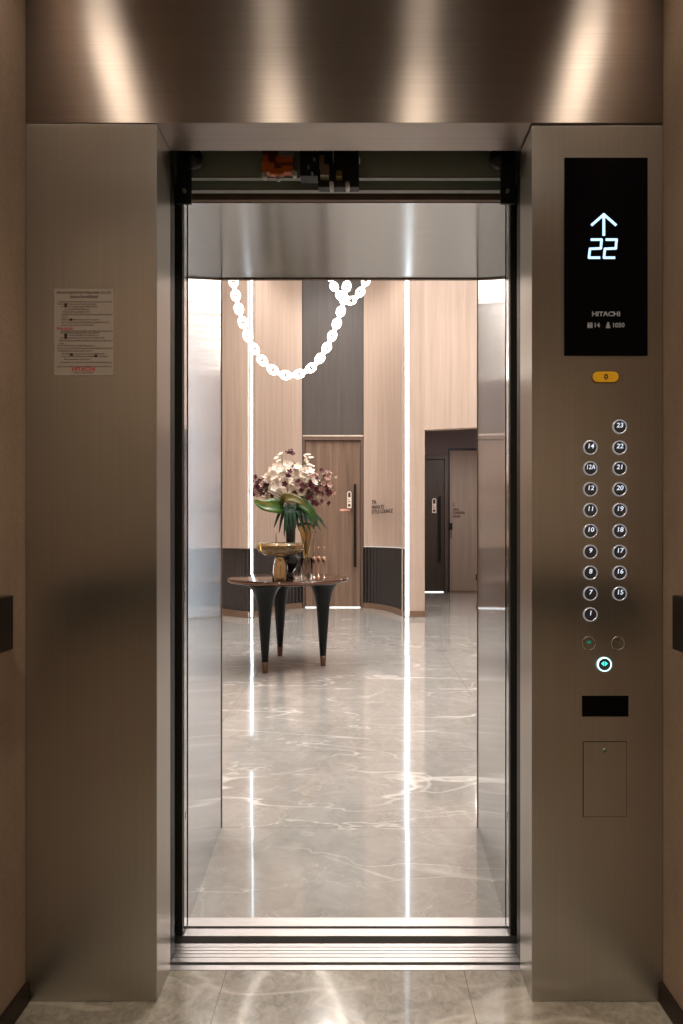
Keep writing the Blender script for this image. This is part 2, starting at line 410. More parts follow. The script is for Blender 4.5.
def tri(mb, cx_, cz_, s, d):
    mb.add([(cx_, -.0022, cz_-s), (cx_, -.0022, cz_+s), (cx_+d*s*1.1, -.0022, cz_)], [(0,1,2) if d < 0 else (2,1,0)])
b = button(588.8, 643.3, None, 'clear_ring', 'steel_v', 'door_open_button', 'unlit round door button with green arrows')
q = MB(); tri(q, .0005, .003, .005, 1); tri(q, -.0005, .003, .005, -1); o = q.build('arrow_symbol', M['green']); o.parent = b
b = button(617.8, 643.3, None, 'clear_ring', 'steel_v', 'door_close_button', 'unlit round door button with pale arrows')
q = MB(); tri(q, -.006, .003, .004, 1); tri(q, .006, .003, .004, -1); o = q.build('arrow_symbol', M['clear_ring']); o.parent = b
b = button(604.2, 664.3, None, 'ring_lit', 'btn_face', 'door_open_button', 'lit round button with glowing ring and teal arrows')
q = MB(); tri(q, .001, .002, .0062, 1); tri(q, -.001, .002, .0062, -1); o = q.build('arrow_symbol', M['teal_lit']); o.parent = b
part(box('card_reader', M['glass_black'], (cpx(582), cpx(628.3), YF-.002, YF+.002, cpz(716.5), cpz(695.7)), bevel=.0005), 'small black rectangular window')
q = MB(); q.box(cpx(582.9), cpx(626.6), YF-.0006, YF+.001, cpz(817), cpz(741.3)); part(q.build('service_panel_gap', M['dark_metal']))
sp_ = part(box('service_panel', M['steel_v'], (cpx(583.5), cpx(626), YF-.0024, YF+.001, cpz(816.3), cpz(742)), bevel=.0008), 'small rectangular steel service door')
q = MB(); q.cyl((cpx(604),YF-.0045,cpz(750)),(cpx(604),YF-.002,cpz(750)),.0052,18); lk = q.build('lock', M['edge_metal']); sub(lk, sp_)
q = MB(); q.box(cpx(604)-.0008, cpx(604)+.0008, YF-.0048, YF-.0044, cpz(750)-.003, cpz(750)+.003)
kh = q.build('keyhole', M['black']); sub(kh, sp_)

# notice sticker
nx0, nx1, nz0, nz1 = PX(54.5,YF), PX(114,YF), PZ(375.5,YF), PZ(289,YF)
ns = empty('notice_sticker', ((nx0+nx1)/2, YF, nz0), 'small printed notice with red company name on the left steel panel', 'notice')
move_under(box('film', M['paper'], (nx0, nx1, YF-.0012, YF, nz0, nz1)), ns)
ny = YF-.0013
def zl(f): return nz1 - (nz1-nz0)*f      # fraction down the sheet
def xl(f): return nx0 + (nx1-nx0)*f
tx = []
tx.append(text('lettering', 'HITACHI ELEVATOR (THAILAND) CO.,LTD.', .0078, xl(.5), ny, zl(.045), M['print_dark'], bold=.0002, ext=.0001, sx=.88))
tx.append(text('lettering', 'ข้อแนะนำการใช้ลิฟต์', .0085, xl(.5), ny, zl(.095), M['print_dark'], bold=.0002, ext=.0001))
lines = [(.15,.06,.97),(.178,.06,.70),(.207,.10,.72),(.237,.16,.60),(.267,.14,.60),(.297,.12,.97),(.327,.12,.22),(.357,.12,.75),(.388,.12,.92),(.42,.12,.66),
         (.488,.10,.98),(.51,.10,.76),(.538,.16,.74),(.568,.10,.84),(.600,.08,.98),(.632,.08,.16),(.658,.04,.68),(.688,.04,.98),(.718,.06,.64),(.752,.12,.85),(.782,.12,.90),(.815,.16,.60),(.850,.10,.97),(.898,.04,.97)]
TH = 'กรุณากดปุ่มเพื่อเรียกลิฟต์และรอจนกว่าประตูจะเปิดอย่าพิงหรือฝืนประตูลิฟต์ในกรณีฉุกเฉินให้กดปุ่มแจ้งเหตุและรอความช่วยเหลือ'
for i, (f, a, b_) in enumerate(lines):
    n_ = max(6, int((b_-a)*60)); s0 = (i*13) % (len(TH)-n_)
    o = text('lettering', TH[s0:s0+n_], .0056, xl(a), ny, zl(f), M['print_dark'], align='LEFT', ext=.0001)
    w = max(v.co.x for v in o.data.vertices) - xl(a)
    k = (xl(b_)-xl(a))/max(w, 1e-4)
    for v in o.data.vertices: v.co.x = xl(a) + (v.co.x - xl(a))*k
    tx.append(o)
tx.append(text('lettering', 'ข้อควรระวัง', .0085, xl(.04), ny, zl(.460), M['red'], align='LEFT', bold=.0002, ext=.0001))
tx.append(text('brand_letters', 'HITACHI', .0125, xl(.49), ny, zl(.932), M['red'], bold=.0004, ext=.0001, sx=1.15))
tx.append(text('lettering', 'Inspire the Next', .007, xl(.49), ny, zl(.968), M['print_dark'], ext=.0001))
for fx, fz, w, h in ((.17,.190,.045,.045),(.255,.357,.05,.026),(.17,.548,.045,.06),(.265,.760,.05,.03),(.675,.775,.05,.03)):
    q = MB(); q.box(xl(fx), xl(fx+w), ny-.0001, ny, zl(fz+h/2), zl(fz-h/2)); tx.append(q.build('pictogram', M['print_dark']))
q = MB()
q.box(xl(.02), xl(.98), ny-.00005, ny, zl(.134), zl(.131)) if False else None
for o in tx: move_under(o, ns)

# handrails
for s, nm in ((-1,'left'), (1,'right')):
    h = empty('handrail', (s*.73, .6, .87), 'flat dark wooden handrail on the %s beige side wall' % nm, 'handrail', None)
    x0, x1 = sorted((s*.716, s*.742))
    move_under(box('rail', M['rail'], (x0, x1, -.1, 1.306, .872, .99), bevel=.003), h)
    for y in (.15, .7, 1.2):
        q = MB(); q.cyl((s*.742, y, .93), (s*HW, y, .93), .012, 14); move_under(q.build('bracket', M['edge_metal']), h)
h = empty('handrail', (0, -.15, .87), 'flat dark wooden handrail on the rear wall seen in the steel panels', 'handrail')
move_under(box('rail', M['rail'], (-.64, .64, -.155, -.13, .872, .99), bevel=.003), h)
for x in (-.5, 0, .5):
    q = MB(); q.cyl((x, -.155, .93), (x, YB, .93), .012, 14); move_under(q.build('bracket', M['edge_metal']), h)

# car downlights
for i, (x, y, e) in enumerate(((-.695,1.18,6.5),(-.225,1.02,9.5),(.225,1.02,9.5),(.695,1.18,6.5),(-.38,.34,52),(.38,.34,105))):
    d = empty('downlight', (x, y, CT), 'small round downlight in the lift ceiling, ' + ['over the left front corner','left of centre at the front','right of centre at the front','over the right front corner','rear left','rear right'][i], 'downlight', 'downlights in the lift ceiling')
    q = MB(); q.lathe([(.050,0),(.062,0),(.062,-.004),(.050,-.006)], n=24, closed=True); o = q.build('trim_ring', M['edge_metal']); o.parent = d
    q = MB(); q.lathe([(.050,-.002),(.050,-.001)], n=24); o = q.build('lens', M['lamp']); o.parent = d
    ld = bpy.data.lights.new('car_spot', 'SPOT'); ld.energy = e*.9; ld.color = (1,.84,.66); ld.spot_size = math.radians((110,110,110,110,120,68)[i]); ld.spot_blend = .8; ld.shadow_soft_size = .05
    lo = bpy.data.objects.new('car_spot', ld); COL.objects.link(lo); lo.location = (x, y, CT-.012)

# ------------------------------------------------------------------ SILLS, LANDING DOORS, HEADER MECHANISM
def sill(name, y0, y1, grooves, label):
    q = MB(); pts = [(y0,-.03),(y0,0)]
    for g0, g1, dpt in grooves: pts += [(g0,0),(g0,-dpt),(g1,-dpt),(g1,0)]
    pts += [(y1,0),(y1,-.03)]
    # profile as solid strips so that the grooves stay open
    ys_ = [y0] + [v for g in grooves for v in g[:2]] + [y1]
    for i in range(0, len(ys_), 2): q.box(-.62, .62, ys_[i], ys_[i+1], -.03, 0)
    for g0, g1, dpt in grooves: q.box(-.62, .62, g0, g1, -.03, -dpt, 1)
    return structure(q.build(name, [M['alu'], M['groove']]), label)
cs = sill('trim_2', YR, 1.644, [(1.562,1.573,.012),(1.590,1.592,.003),(1.603,1.605,.003),(1.616,1.618,.003),(1.629,1.631,.003)], 'ribbed aluminium sill of the lift car')
q = MB()
for px in (205, 313, 468): q.box(PX(px,1.567)-.013, PX(px,1.567)+.013, 1.5625, 1.5725, -.010, -.003)
o = q.build('guide_shoe', M['dark_metal']); o.parent = cs
structure(box('trim_3', M['dark_metal'], (-.7,.7,1.644,1.675,-.05,-.028)), 'dark gap between the two sills')
q = MB(); q.cyl((PX(473,1.66),1.66,-.0275),(PX(473,1.66),1.66,-.02),.003,10); q.build('screw', M['edge_metal']).parent = bpy.data.objects['trim_3']
sill('trim_4', 1.675, 1.755, [(1.706,1.717,.012)], 'aluminium landing sill')
for s, k in ((-1,'left'),(1,'right')):
    # landing door panel (open) : dark shaft side, steel leading edge
    x0, x1 = sorted((s*.4575, s*.78))
    d = structure(box('door_%d' % (1 if s < 0 else 2), M['door_back'], (x0, x1, 1.675, 1.712, .006, 2.098)), '%s landing door panel slid open' % k)
    e0, e1 = sorted((s*.4565, s*.4578)); box('edge_strip', M['bronze'] if False else M['jamb_v'], (e0, e1, 1.688, 1.714, .008, 2.095), d)
    q = MB(); q.box(*sorted((s*.4562, s*.4566)), 1.6975, 1.7035, .325-.010, .325+.010); q.box(*sorted((s*.4562, s*.4566)), 1.6975, 1.7035, 1.95-.012, 1.95+.012)
    q.build('screw_slot', M['black'], d)
    q = MB(); xx = s*.48
    q.box(xx-.012, xx+.012, 1.665, 1.676, .02, .045); q.cyl((xx,1.660,.04),(xx,1.666,.04),.005,12)
    q.build('door_guide', M['edge_metal'] if False else M['dark_metal'], d)
    # car door panel (open)
    x0, x1 = sorted((s*.458, s*.79))
    structure(box('door_%d' % (3 if s < 0 else 4), M['dark_metal'], (x0, x1, 1.575, 1.605, .006, 2.098)), '%s car door panel slid open' % k)
    # shaft walls so nothing beyond shows
    x0, x1 = sorted((s*.80, s*.84)); structure(box('wall_shaft_%s' % k, M['dark_metal'], (x0, x1, YF+.1, 1.78, -.1, 2.7)))
    # splayed jamb
    a, b_ = (s*.4565, 1.728), (s*.489, 2.288)
    pts = [a, b_, (s*.80, 2.288), (s*.80, 1.728)]
    if s > 0: pts = pts[::-1]
    j = structure(MB().build('x', M['jamb_v']) if False else None) if False else None
    q = MB(); q.prism(pts[::-1] if s < 0 else pts[::-1], 0, 2.60)
    jo = structure(q.build('trim_%d' % (5 if s < 0 else 6), M['jamb_v']), '%s splayed stainless jamb of the landing entrance' % k)
    x0, x1 = sorted((s*.487, s*.60)); box('edge_lip', M['bronze'], (x0, x1, 2.286, 2.296, 0, 2.094), jo)
structure(box('trim_7', M['jamb_h'], (-.52, .52, 1.765, 2.287, 2.0955, 2.60)), 'stainless head of the landing entrance')
box('edge_lip', M['bronze'], (-.50, .50, 2.285, 2.297, 2.0915, 2.12), bpy.data.objects['trim_7'])
# header over the opening
hd = structure(box('trim_8', M['green_metal'], (-.80,.80,1.66,1.668,2.109,2.7)), 'dark painted door header')
box('edge_flange', M['edge_metal'], (-.452,.452,1.655,1.668,2.104,2.108), hd)
box('track', M['green_metal'], (-.80,.80,1.702,1.71,2.100,2.6), hd)
box('edge_flange', M['edge_metal'], (-.447,.447,1.694,1.709,2.0925,2.0975), hd)
box('lip', M['bronze'], (-.458,.458,1.752,1.766,2.0975,2.16), hd)
structure(box('ceiling_shaft', M['dark_metal'], (-.84,.84,YR,1.78,2.66,2.7)))
for s in (-1, 1):
    g = empty('door_hanger', (s*.43, 1.62, 2.1), 'dark hanger plate and roller in the %s top corner of the opening' % ('left' if s < 0 else 'right'), 'door hanger')
    q = MB(); q.box(s*.44-.02, s*.44+.02, 1.63, 1.636, 2.02, 2.25); move_under(q.build('plate', M['dark_metal']), g)
    q = MB(); q.cyl((s*.412,1.61,2.135),(s*.412,1.628,2.135),.026,24); q.cyl((s*.412,1.605,2.135),(s*.412,1.612,2.135),.008,14); move_under(q.build('roller', M['black']), g)
    q = MB(); q.cyl((s*.438,1.622,2.052),(s*.438,1.632,2.052),.005,12); move_under(q.build('bolt', M['edge_metal']), g)
# orange interlock board
M['orange'] = mat('orange_cover', (.55,.13,.02), .4); M['brass_dark'] = mat('aged_brass', (.28,.22,.15), .4, .6)
il = empty('door_interlock', (PX(278,1.62), 1.62, 2.09), 'small orange switch block hanging inside the door header', 'door switch')
q = MB(); X0, X1 = PX(262,1.62), PX(294,1.62)
q.box(X0, X1, 1.62, 1.65, PZ(170,1.62), PZ(150,1.62)); move_under(q.build('base_block', mat('dark_red_block', (.16,.03,.012), .45), bevel=.002), il)
q = MB()
for i, (a, b_, c, d_) in enumerate(((262,274,173,163),(270,284,175,169),(282,293,173,166),(263,268,163,155),(276,292,160,156))):
    q.box(PX(a,1.61), PX(b_,1.61), 1.606, 1.622, PZ(c,1.61), PZ(d_,1.61))
move_under(q.build('cover', M['orange'], bevel=.002), il)
for px, py, r in ((264,174.5,.0075),(278,177,.0055),(294,173,.007)):
    q = MB(); q.cyl((PX(px,1.6),1.598,PZ(py,1.6)),(PX(px,1.6),1.614,PZ(py,1.6)),r,16); move_under(q.build('roller', mat('roller_nylon', (.5,.47,.42), .5)), il)
q = MB(); q.box(PX(279,1.61), PX(294,1.61), 1.604, 1.612, PZ(157,1.61), PZ(148,1.61)); move_under(q.build('contact_plate', M['edge_metal']), il)
dc = empty('door_coupler', (PX(330,1.62), 1.62, 2.08), 'black door coupler with two white rollers at the centre of the header', 'door coupler')
q = MB(); q.box(PX(300,1.62), PX(318,1.62), 1.615, 1.65, PZ(177,1.62), PZ(148,1.62)); q.box(PX(318,1.62), PX(359,1.62), 1.625, 1.65, PZ(186,1.62), PZ(148,1.62)); move_under(q.build('housing', M['black'], bevel=.002), dc)
q = MB(); q.box(PX(320,1.6), PX(329,1.6), 1.600, 1.626, PZ(175,1.6), PZ(164,1.6)); q.box(PX(319,1.6), PX(324,1.6), 1.604, 1.626, PZ(165,1.6), PZ(154,1.6)); move_under(q.build('latch_block', M['brass_dark'], bevel=.0015), dc)
q = MB(); q.box(PX(336,1.6), PX(342,1.6), 1.606, 1.626, PZ(175,1.6), PZ(169,1.6)); move_under(q.build('terminal', mat('olive_block', (.20,.16,.03), .5)), dc)
for px in (331.5, 347.5):
    q = MB(); q.cyl((PX(px,1.6),1.595,PZ(184.5,1.6)),(PX(px,1.6),1.626,PZ(184.5,1.6)),.0062,16); move_under(q.build('roller', mat('roller_white', (.75,.73,.68), .45)), dc)
for px in (333, 359.5):
    q = MB(); q.box(PX(px,1.59)-.0015, PX(px,1.59)+.0015, 1.59, 1.62, PZ(157,1.59), PZ(148,1.59)); move_under(q.build('pin', M['edge_metal']), dc)
for px, py in ((308,165),(314,157),(312,171)):
    q = MB(); q.cyl((PX(px,1.6),1.606,PZ(py,1.6)),(PX(px,1.6),1.616,PZ(py,1.6)),.0028,10); move_under(q.build('bolt', M['edge_metal']), dc)

# ------------------------------------------------------------------ LOBBY SHELL
LH = 5.6
structure(box('floor_lobby', M['floor'], (-5, 5, 1.755, 12.2, -.03, 0)), 'polished grey marble floor of the lobby')
structure(box('ceiling_lobby', M['ceil'], (-5, 5, 2.3, 9.6, LH, LH+.05)))
for s, k in ((-1,'left'),(1,'right')):
    x0, x1 = sorted((s*.485, s*5)); structure(box('wall_near_%s' % k, M['wood'], (x0, x1, 2.27 if False else 2.288, 2.33 if False else 2.292, 2.10 if False else 0, LH))) if False else None
    x0, x1 = sorted((s*.60, s*5)); structure(box('wall_near_%s' % k, M['wood'], (x0, x1, 2.20, 2.292, 0, LH)))
    x0, x1 = sorted((s*5, s*5.05)); structure(box('wall_lobby_%s' % k, M['wood'], (x0, x1, 2.2, 12.2, 0, LH)))
structure(box('wall_near_top', M['wood'], (-.6, .6, 2.20, 2.292, 2.60, LH)))
structure(box('wall_near_lintel', M['jamb_h'], (-.6, .6, 2.2875, 2.2915, 2.12, 2.60)))
def bez(p0, p1, p2, n=24):
    return [((1-t)**2*p0[0]+2*t*(1-t)*p1[0]+t*t*p2[0], (1-t)**2*p0[1]+2*t*(1-t)*p1[1]+t*t*p2[1]) for t in [i/n for i in range(n+1)]]
def resample(P, n):
    L_ = [0]
    for a, b_ in zip(P[:-1], P[1:]): L_.append(L_[-1] + math.dist(a, b_))
    out = []; j = 0
    for i in range(n+1):
        t = L_[-1]*i/n
        while j < len(L_)-2 and L_[j+1] < t: j += 1
        k = (t-L_[j])/max(1e-9, L_[j+1]-L_[j]); out.append((P[j][0]+(P[j+1][0]-P[j][0])*k, P[j][1]+(P[j+1][1]-P[j][1])*k))
    return out, L_[-1]
def normals(P, side):
    out = []
    for i in range(len(P)):
        a, b_ = P[max(0,i-1)], P[min(len(P)-1,i+1)]
        dx, dy = b_[0]-a[0], b_[1]-a[1]; l = math.hypot(dx, dy); out.append((side*-dy/l, side*dx/l))
    return out
def slab(P, off0, off1, side):
    N = normals(P, side)
    A = [(p[0]+n[0]*off0, p[1]+n[1]*off0) for p, n in zip(P, N)]; B = [(p[0]+n[0]*off1, p[1]+n[1]*off1) for p, n in zip(P, N)]
    poly = A + B[::-1]
    ar = sum(poly[i][0]*poly[(i+1)%len(poly)][1]-poly[(i+1)%len(poly)][0]*poly[i][1] for i in range(len(poly)))
    return poly if ar > 0 else poly[::-1]
def strip_wall(mb, P, o0, o1, side, z0, z1):     # curved solid wall out of quads
    N = normals(P, side); n = len(P)
    A = [(p[0]+q_[0]*o0, p[1]+q_[1]*o0) for p, q_ in zip(P, N)]; B = [(p[0]+q_[0]*o1, p[1]+q_[1]*o1) for p, q_ in zip(P, N)]
    vs = [(x,y,z0) for x,y in A]+[(x,y,z1) for x,y in A]+[(x,y,z0) for x,y in B]+[(x,y,z1) for x,y in B]
    fs = []
    for i in range(n-1):
        fs += [(i,i+1,n+i+1,n+i), (2*n+i+1,2*n+i,3*n+i,3*n+i+1), (n+i,n+i+1,3*n+i+1,3*n+i), (i+1,i,2*n+i,2*n+i+1)]
    fs += [(0,n,3*n,2*n), (n-1,2*n+n-1,3*n+n-1,n+n-1)]
    mb.add(vs, fs)
def niche(P, side, nm, trim_line):
    """side gives the direction of the lobby"""
    q = MB(); strip_wall(q, P, 0, -.06, side, .92, LH); w = structure(q.build('wall_%s' % nm, M['wood']))
    q = MB(); strip_wall(q, P, .012, -.05, side, 0, .08); b_ = q.build('baseboard', M['brown_base'], w)
    S, L_ = resample(P, int(140)); cnt = round(L_/.056)
    S, _ = resample(P, cnt*6); N = normals(S, side)
    # scalloped flutes
    q = MB(); A = []
    for i, (p, n_) in enumerate(zip(S, N)):
        o = -.012 + .026*abs(math.sin(math.pi*i/6)); A.append((p[0]+n_[0]*o, p[1]+n_[1]*o))
    B = [(p[0]-n_[0]*.04, p[1]-n_[1]*.04) for p, n_ in zip(S, N)]
    m_ = len(A)
    vs = [(x,y,.08) for x,y in A]+[(x,y,.918) for x,y in A]+[(x,y,.918) for x,y in B]
    q.add(vs, [(i,i+1,m_+i+1,m_+i) for i in range(m_-1)]+[(m_+i,m_+i+1,2*m_+i+1,2*m_+i) for i in range(m_-1)])
    q.build('fluted_wainscot', M['flute'], w)
    if trim_line:
        q = MB(); strip_wall(q, P, .013, -.01, side, .9175, .922); q.build('ledge_shine', mat('ledge_glow', (.8,.8,.8), .4, emit=(.8,.9,1), es=.45), w)  # ledge that catches light; its bright line is put in as faint emission
    return w
P_r = bez((.112,9.0),(.46,8.86),(.655,8.05)); P_l = bez((-.812,9.0),(-1.165,8.86),(-1.352,7.99))
wr = niche(P_r, -1, 'back_right', True) 
wl = niche(P_l, 1, 'back_left', False)
# next niche to the left of the lit corner
P_ll = bez((-1.405,7.972),(-1.62,8.06),(-2.15,8.60)); niche(P_ll, -1, 'back_far_left', False)
structure(box('wall_back_end', M['wood'], (-5, -2.12, 8.60, 8.66, 0, LH)))
# LED corner posts
for nm, x, y, w, lab in (('left', -1.381, 7.955, .022, 'tall thin white light strip at the wall corner behind the table'),
                    ('right', .684, 8.03, .046, 'tall bright white light strip beside the lettered column')):
    e = empty('light_strip', (x, y, 0), lab, 'light strip')
    o = box('housing', M['edge_metal'], (x-w/2-.006, x+w/2+.006, y+.004, y+.05, .012, LH-.01)); move_under(o, e)
    o = box('diffuser', M['led'] if nm == 'right' else M['led'], (x-w/2, x+w/2, y-.004, y+.0045, .012, LH-.01), bevel=.001); move_under(o, e)
# right column face beside the corridor
cw = structure(box('wall_column', M['wood'], (.716, .922, 8.045, 11.4, .0, LH)))
box('baseboard', M['brown_base'], (.716, .930, 8.033, 8.045, 0, .08), cw)
box('post', M['wood'], (.62, .716, 8.085, 8.2, 0, LH), cw)
box('post', M['wood'], (-1.42, -1.34, 8.01, 8.2, 0, LH), wl)
# upper panel above the corridor, running slightly towards the camera
q = MB(); x0, x1 = .922, 2.6; y0, y1 = 8.04, 7.57
q.add([(x0,y0,2.507),(x1,y1,2.507),(x1,y1,LH),(x0,y0,LH),(x0,y0+.12,2.507),(x1,y1+.12,2.507),(x1,y1+.12,LH),(x0,y0+.12,LH)],
      [(0,1,2,3),(4,7,6,5),(1,0,4,5),(2,6,7,3) if False else (3,2,6,7),(1,5,6,2),(0,3,7,4)])
structure(q.build('wall_corridor_top', M['wood']))
structure(box('wall_back_side', M['wood'], (2.6, 5, 7.5, 7.6, 0, LH)))
# door with the niche
DX0, DX1, DY = -.803, .104, 9.05
d5 = structure(box('door_5', M['wood_door'], (PX(305.5,DY), PX(360,DY), DY, DY+.05, .018, PZ(441,DY))), 'tall walnut lobby door with long black handle')
q = MB(); zt = PZ(437,DY)
q.box(DX0, PX(305,DY), DY-.04, DY+.06, 0, zt); q.box(PX(360.5,DY), DX1, DY-.04, DY+.06, 0, zt); q.box(PX(305,DY), PX(360.5,DY), DY-.04, DY+.06, PZ(440.6,DY), zt)
q.build('door_frame', M['wood_frame'], d5, .002)
q = MB(); hx = PX(355,DY-.06)
q.box(hx-.02, hx+.02, DY-.085, DY-.065, PZ(567,DY-.07), PZ(484,DY-.07)); o = q.build('door_handle', M['handle'], d5, .003); o['label'] = 'long black bar handle'
q = MB()
for z in (.75, 1.75): q.cyl((hx, DY-.07, z), (hx, DY+.01, z), .012, 12)
q.build('handle_bracket', M['handle'], d5)
box('threshold_light', M['led_soft'], (PX(305.3,DY), PX(360.3,DY), DY-.010, DY+.01, .001, .011), d5)
structure(box('wall_door_top', M['dark_panel'], (DX0, DX1, DY-.02, DY+.04, zt+.02, LH)), 'dark smoked panel above the walnut door')
structure(box('trim_9', mat('pale_metal', (.75,.68,.6), .3, .8), (DX0, DX1, DY-.045, DY+.02, zt+.003, zt+.022)), 'pale metal strip above the walnut door')
structure(box('wall_door_back', M['dark_panel'], (-.9, .2, DY+.07, DY+.1, 0, LH)))
# door tag
def hang_tag(x, y, z, lab, red=True):
    e = empty('door_tag', (x, y, z), lab, 'door tag')
    q = MB(); q.prism([(-.033,0),(.033,0),(.033,.001),(-.033,.001)], -.12, .04)
    N = 16; oc = [(.033*math.cos(math.pi*k/N), .10+.033*math.sin(math.pi*k/N)) for k in range(N+1)]
    ic = [(.018*math.cos(math.pi*k/N), .10+.018*math.sin(math.pi*k/N)) for k in range(N+1)]
    vs = [(a,0,b_) for a,b_ in oc]+[(a,0,b_) for a,b_ in ic]
    q.add(vs, [(k,k+1,N+1+k+1,N+1+k) for k in range(N)])
    q.box(.018,.033,0,.001,.04,.10); q.box(-.033,-.018,0,.001,.04,.10)
    o = q.build('card', M['tagpaper']); o.parent = e
    for bb in ((-.018,.018,-.0008,0,-.10,-.06), (-.02,.02,-.0008,0,-.03,-.02), (-.02,.0,-.0008,0,.0,.01)):
        o = box('card_print', M['sign'], bb); o.parent = e
    return e
hang_tag(PX(349.3, 8.99), 8.99, PZ(500, 8.99), 'cream card tag hanging beside the walnut door handle')
hk = bpy.data.objects['door_tag']
q = MB(); q.box(-.018,.018,.0,.062,.085,.095); o = q.build('hook', M['handle']); o.parent = hk
e = empty('door_sticker', (PX(345,DY), DY, PZ(510,DY)), 'small reddish label stuck on the walnut door below the card tag', 'label')
q = MB(); q.box(-.078,.078,-.002,0,-.016,.016); o = q.build('film', M['tagred']); o.parent = e
o = text('lettering', 'PLEASE KNOCK', .018, 0, -.0024, 0, M['tagpaper'], ext=.0003, sx=.95); o.parent = e
bpy.data.objects.remove(o)
q = MB(); q.box(-.06,-.01,-.0026,-.002,-.005,.006); q.box(.01,.055,-.0026,-.002,-.004,.005); o = q.build('print', M['tagpaper']); o.parent = e
# lettering on the curved wall: follows it at about y = 8.75
def wall_sign(name, lines_, x, y, ang, lab):
    e = empty(name, (x, y, 0), lab, 'wall sign'); e.rotation_euler = (0,0,ang)
    for body, size, z, sx in lines_:
        o = text('lettering', body, size, 0, 0, z, M['sign'], align='LEFT', ext=.002, sx=sx, bold=.0012); o.parent = e
    return e
# tangent of the wall between px 371 and px 392
Pm = [p for p in resample(P_r, 60)[0]]
def at_px(px):
    return min(Pm, key=lambda p: abs(358.5+600*(p[0]-CX)/p[1]-px))
a_, b_ = at_px(374), at_px(396)
ang = math.atan2(b_[1]-a_[1], b_[0]-a_[0]); nv = (math.sin(ang), -math.cos(ang))
Lw = math.dist(a_, b_)
sg = wall_sign('wall_sign', [('7A', .085, PZ(502.5,8.87), 1.15), ('PRIVATE', .078, PZ(507.8,8.87), 1.0), ('STYLE LOUNGE', .078, PZ(512,8.80), 1.0)], a_[0]+nv[0]*.045, a_[1]+nv[1]*.045, ang, 'small brown lettering on the light veneer wall beside the walnut door')
for o in sg.children:       # fit widths to the photo
    tw = {'7A': .22, 'PRIVATE': .58, 'STYLE LOUNGE': 1.0}
ws = [.23, .60, 1.0]
for o, k in zip([c for c in bpy.data.objects if c.parent == sg], ws):
    w = max(v.co.x for v in o.data.vertices); 
    for v in o.data.vertices: v.co.x *= Lw*.97*k/w

# corridor
CY = 11.40
structure(box('wall_corridor_back', M['cor_wall'], (.9, 4.2, CY+.06, CY+.1, 0, 3.3)))
structure(box('ceiling_corridor', M['cor_wall'], (.9, 4.2, 8.05, CY+.1, 3.25, 3.3)))
structure(box('wall_corridor_right', M['cor_wall'], (4.15, 4.2, 7.6, CY+.1, 0, 3.3)))
d6 = structure(box('door_6', M['cor_door'], (.98, PX(444,CY), CY, CY+.05, .012, PZ(460,CY))), 'dark corridor door with long black handle')
q = MB(); q.box(.922,.98,CY-.04,CY+.06,0,PZ(455,CY)); q.box(PX(444.3,CY), PX(448,CY), CY-.04, CY+.06, 0, PZ(455,CY)); q.box(.98, PX(444.3,CY), CY-.04, CY+.06, PZ(459.5,CY), PZ(455,CY))
q.build('door_frame', mat('corridor_frame', (.075,.055,.045), .45), d6, .002)
q = MB(); hx = PX(440, CY-.07); q.box(hx-.019, hx+.019, CY-.085, CY-.065, PZ(562,CY), PZ(496,CY)); q.build('door_handle', M['handle'], d6, .003)
box('threshold_light', M['led_soft'], (1.0, PX(443.5,CY), CY-.012, CY+.0, .001, .016), d6)
hang_tag(PX(434.2, CY-.03), CY-.03, PZ(506, CY-.03), 'cream card tag hanging on the dark corridor door')
bpy.data.objects['door_tag.001'].scale = (1.25,1,1.1)
q = MB(); q.box(-.018,.018,.0,.03,.085,.095); o = q.build('hook', M['handle']); o.parent = bpy.data.objects['door_tag.001']
d7 = structure(box('door_7', M['cor_panel'], (PX(450,CY), 2.62, CY+.0, CY+.05, .03, PZ(450.5,CY))), 'beige flush corridor door with dark outline')
q = MB(); q.box(PX(448.6,CY), PX(449.8,CY), CY-.01, CY+.06, 0, PZ(448.5,CY)); q.box(PX(449.8,CY), 2.64, CY-.01, CY+.06, PZ(450.2,CY), PZ(448.5,CY)); q.box(2.62,2.64,CY-.01,CY+.06,0,PZ(450.2,CY))
q.build('door_frame', M['black'], d7)
box('kick_strip', M['brown_base'], (PX(450,CY), 2.62, CY-.006, CY+.04, 0, .028), d7)
q = MB(); q.box(PX(448.6,CY-.03), PX(452.4,CY-.03), CY-.04, CY, PZ(530,CY-.03), PZ(523,CY-.03)); q.build('door_handle', M['handle'], d7, .004)
q = MB(); q.box(PX(449.6,CY), PX(452,CY), CY-.012, CY, PZ(538,CY), PZ(531,CY)); q.build('lock', M['bronze'], d7, .002)
s2 = wall_sign('wall_sign', [('S', .085, PZ(504.8,CY), 1), ('SPA', .07, PZ(509.6,CY), 1), ('CHANGING', .07, PZ(513,CY), 1), ('ROOM', .07, PZ(516.6,CY), 1)], PX(453,CY), CY-.004, 0, 'tiny brown lettering on the beige corridor door')
for o, k in zip([c for c in bpy.data.objects if c.parent == s2], (1.6, 6, 11.5, 7)):
    w = max(v.co.x for v in o.data.vertices)
    for v in o.data.vertices: v.co.x *= k*CY/F/w
tag(box('door_stopper', M['black'], (PX(475.5,CY), PX(479,CY), CY-.045, CY-.001, PZ(580,CY), PZ(574,CY)), bevel=.008), 'small black fitting low on the beige corridor door', 'door fitting')

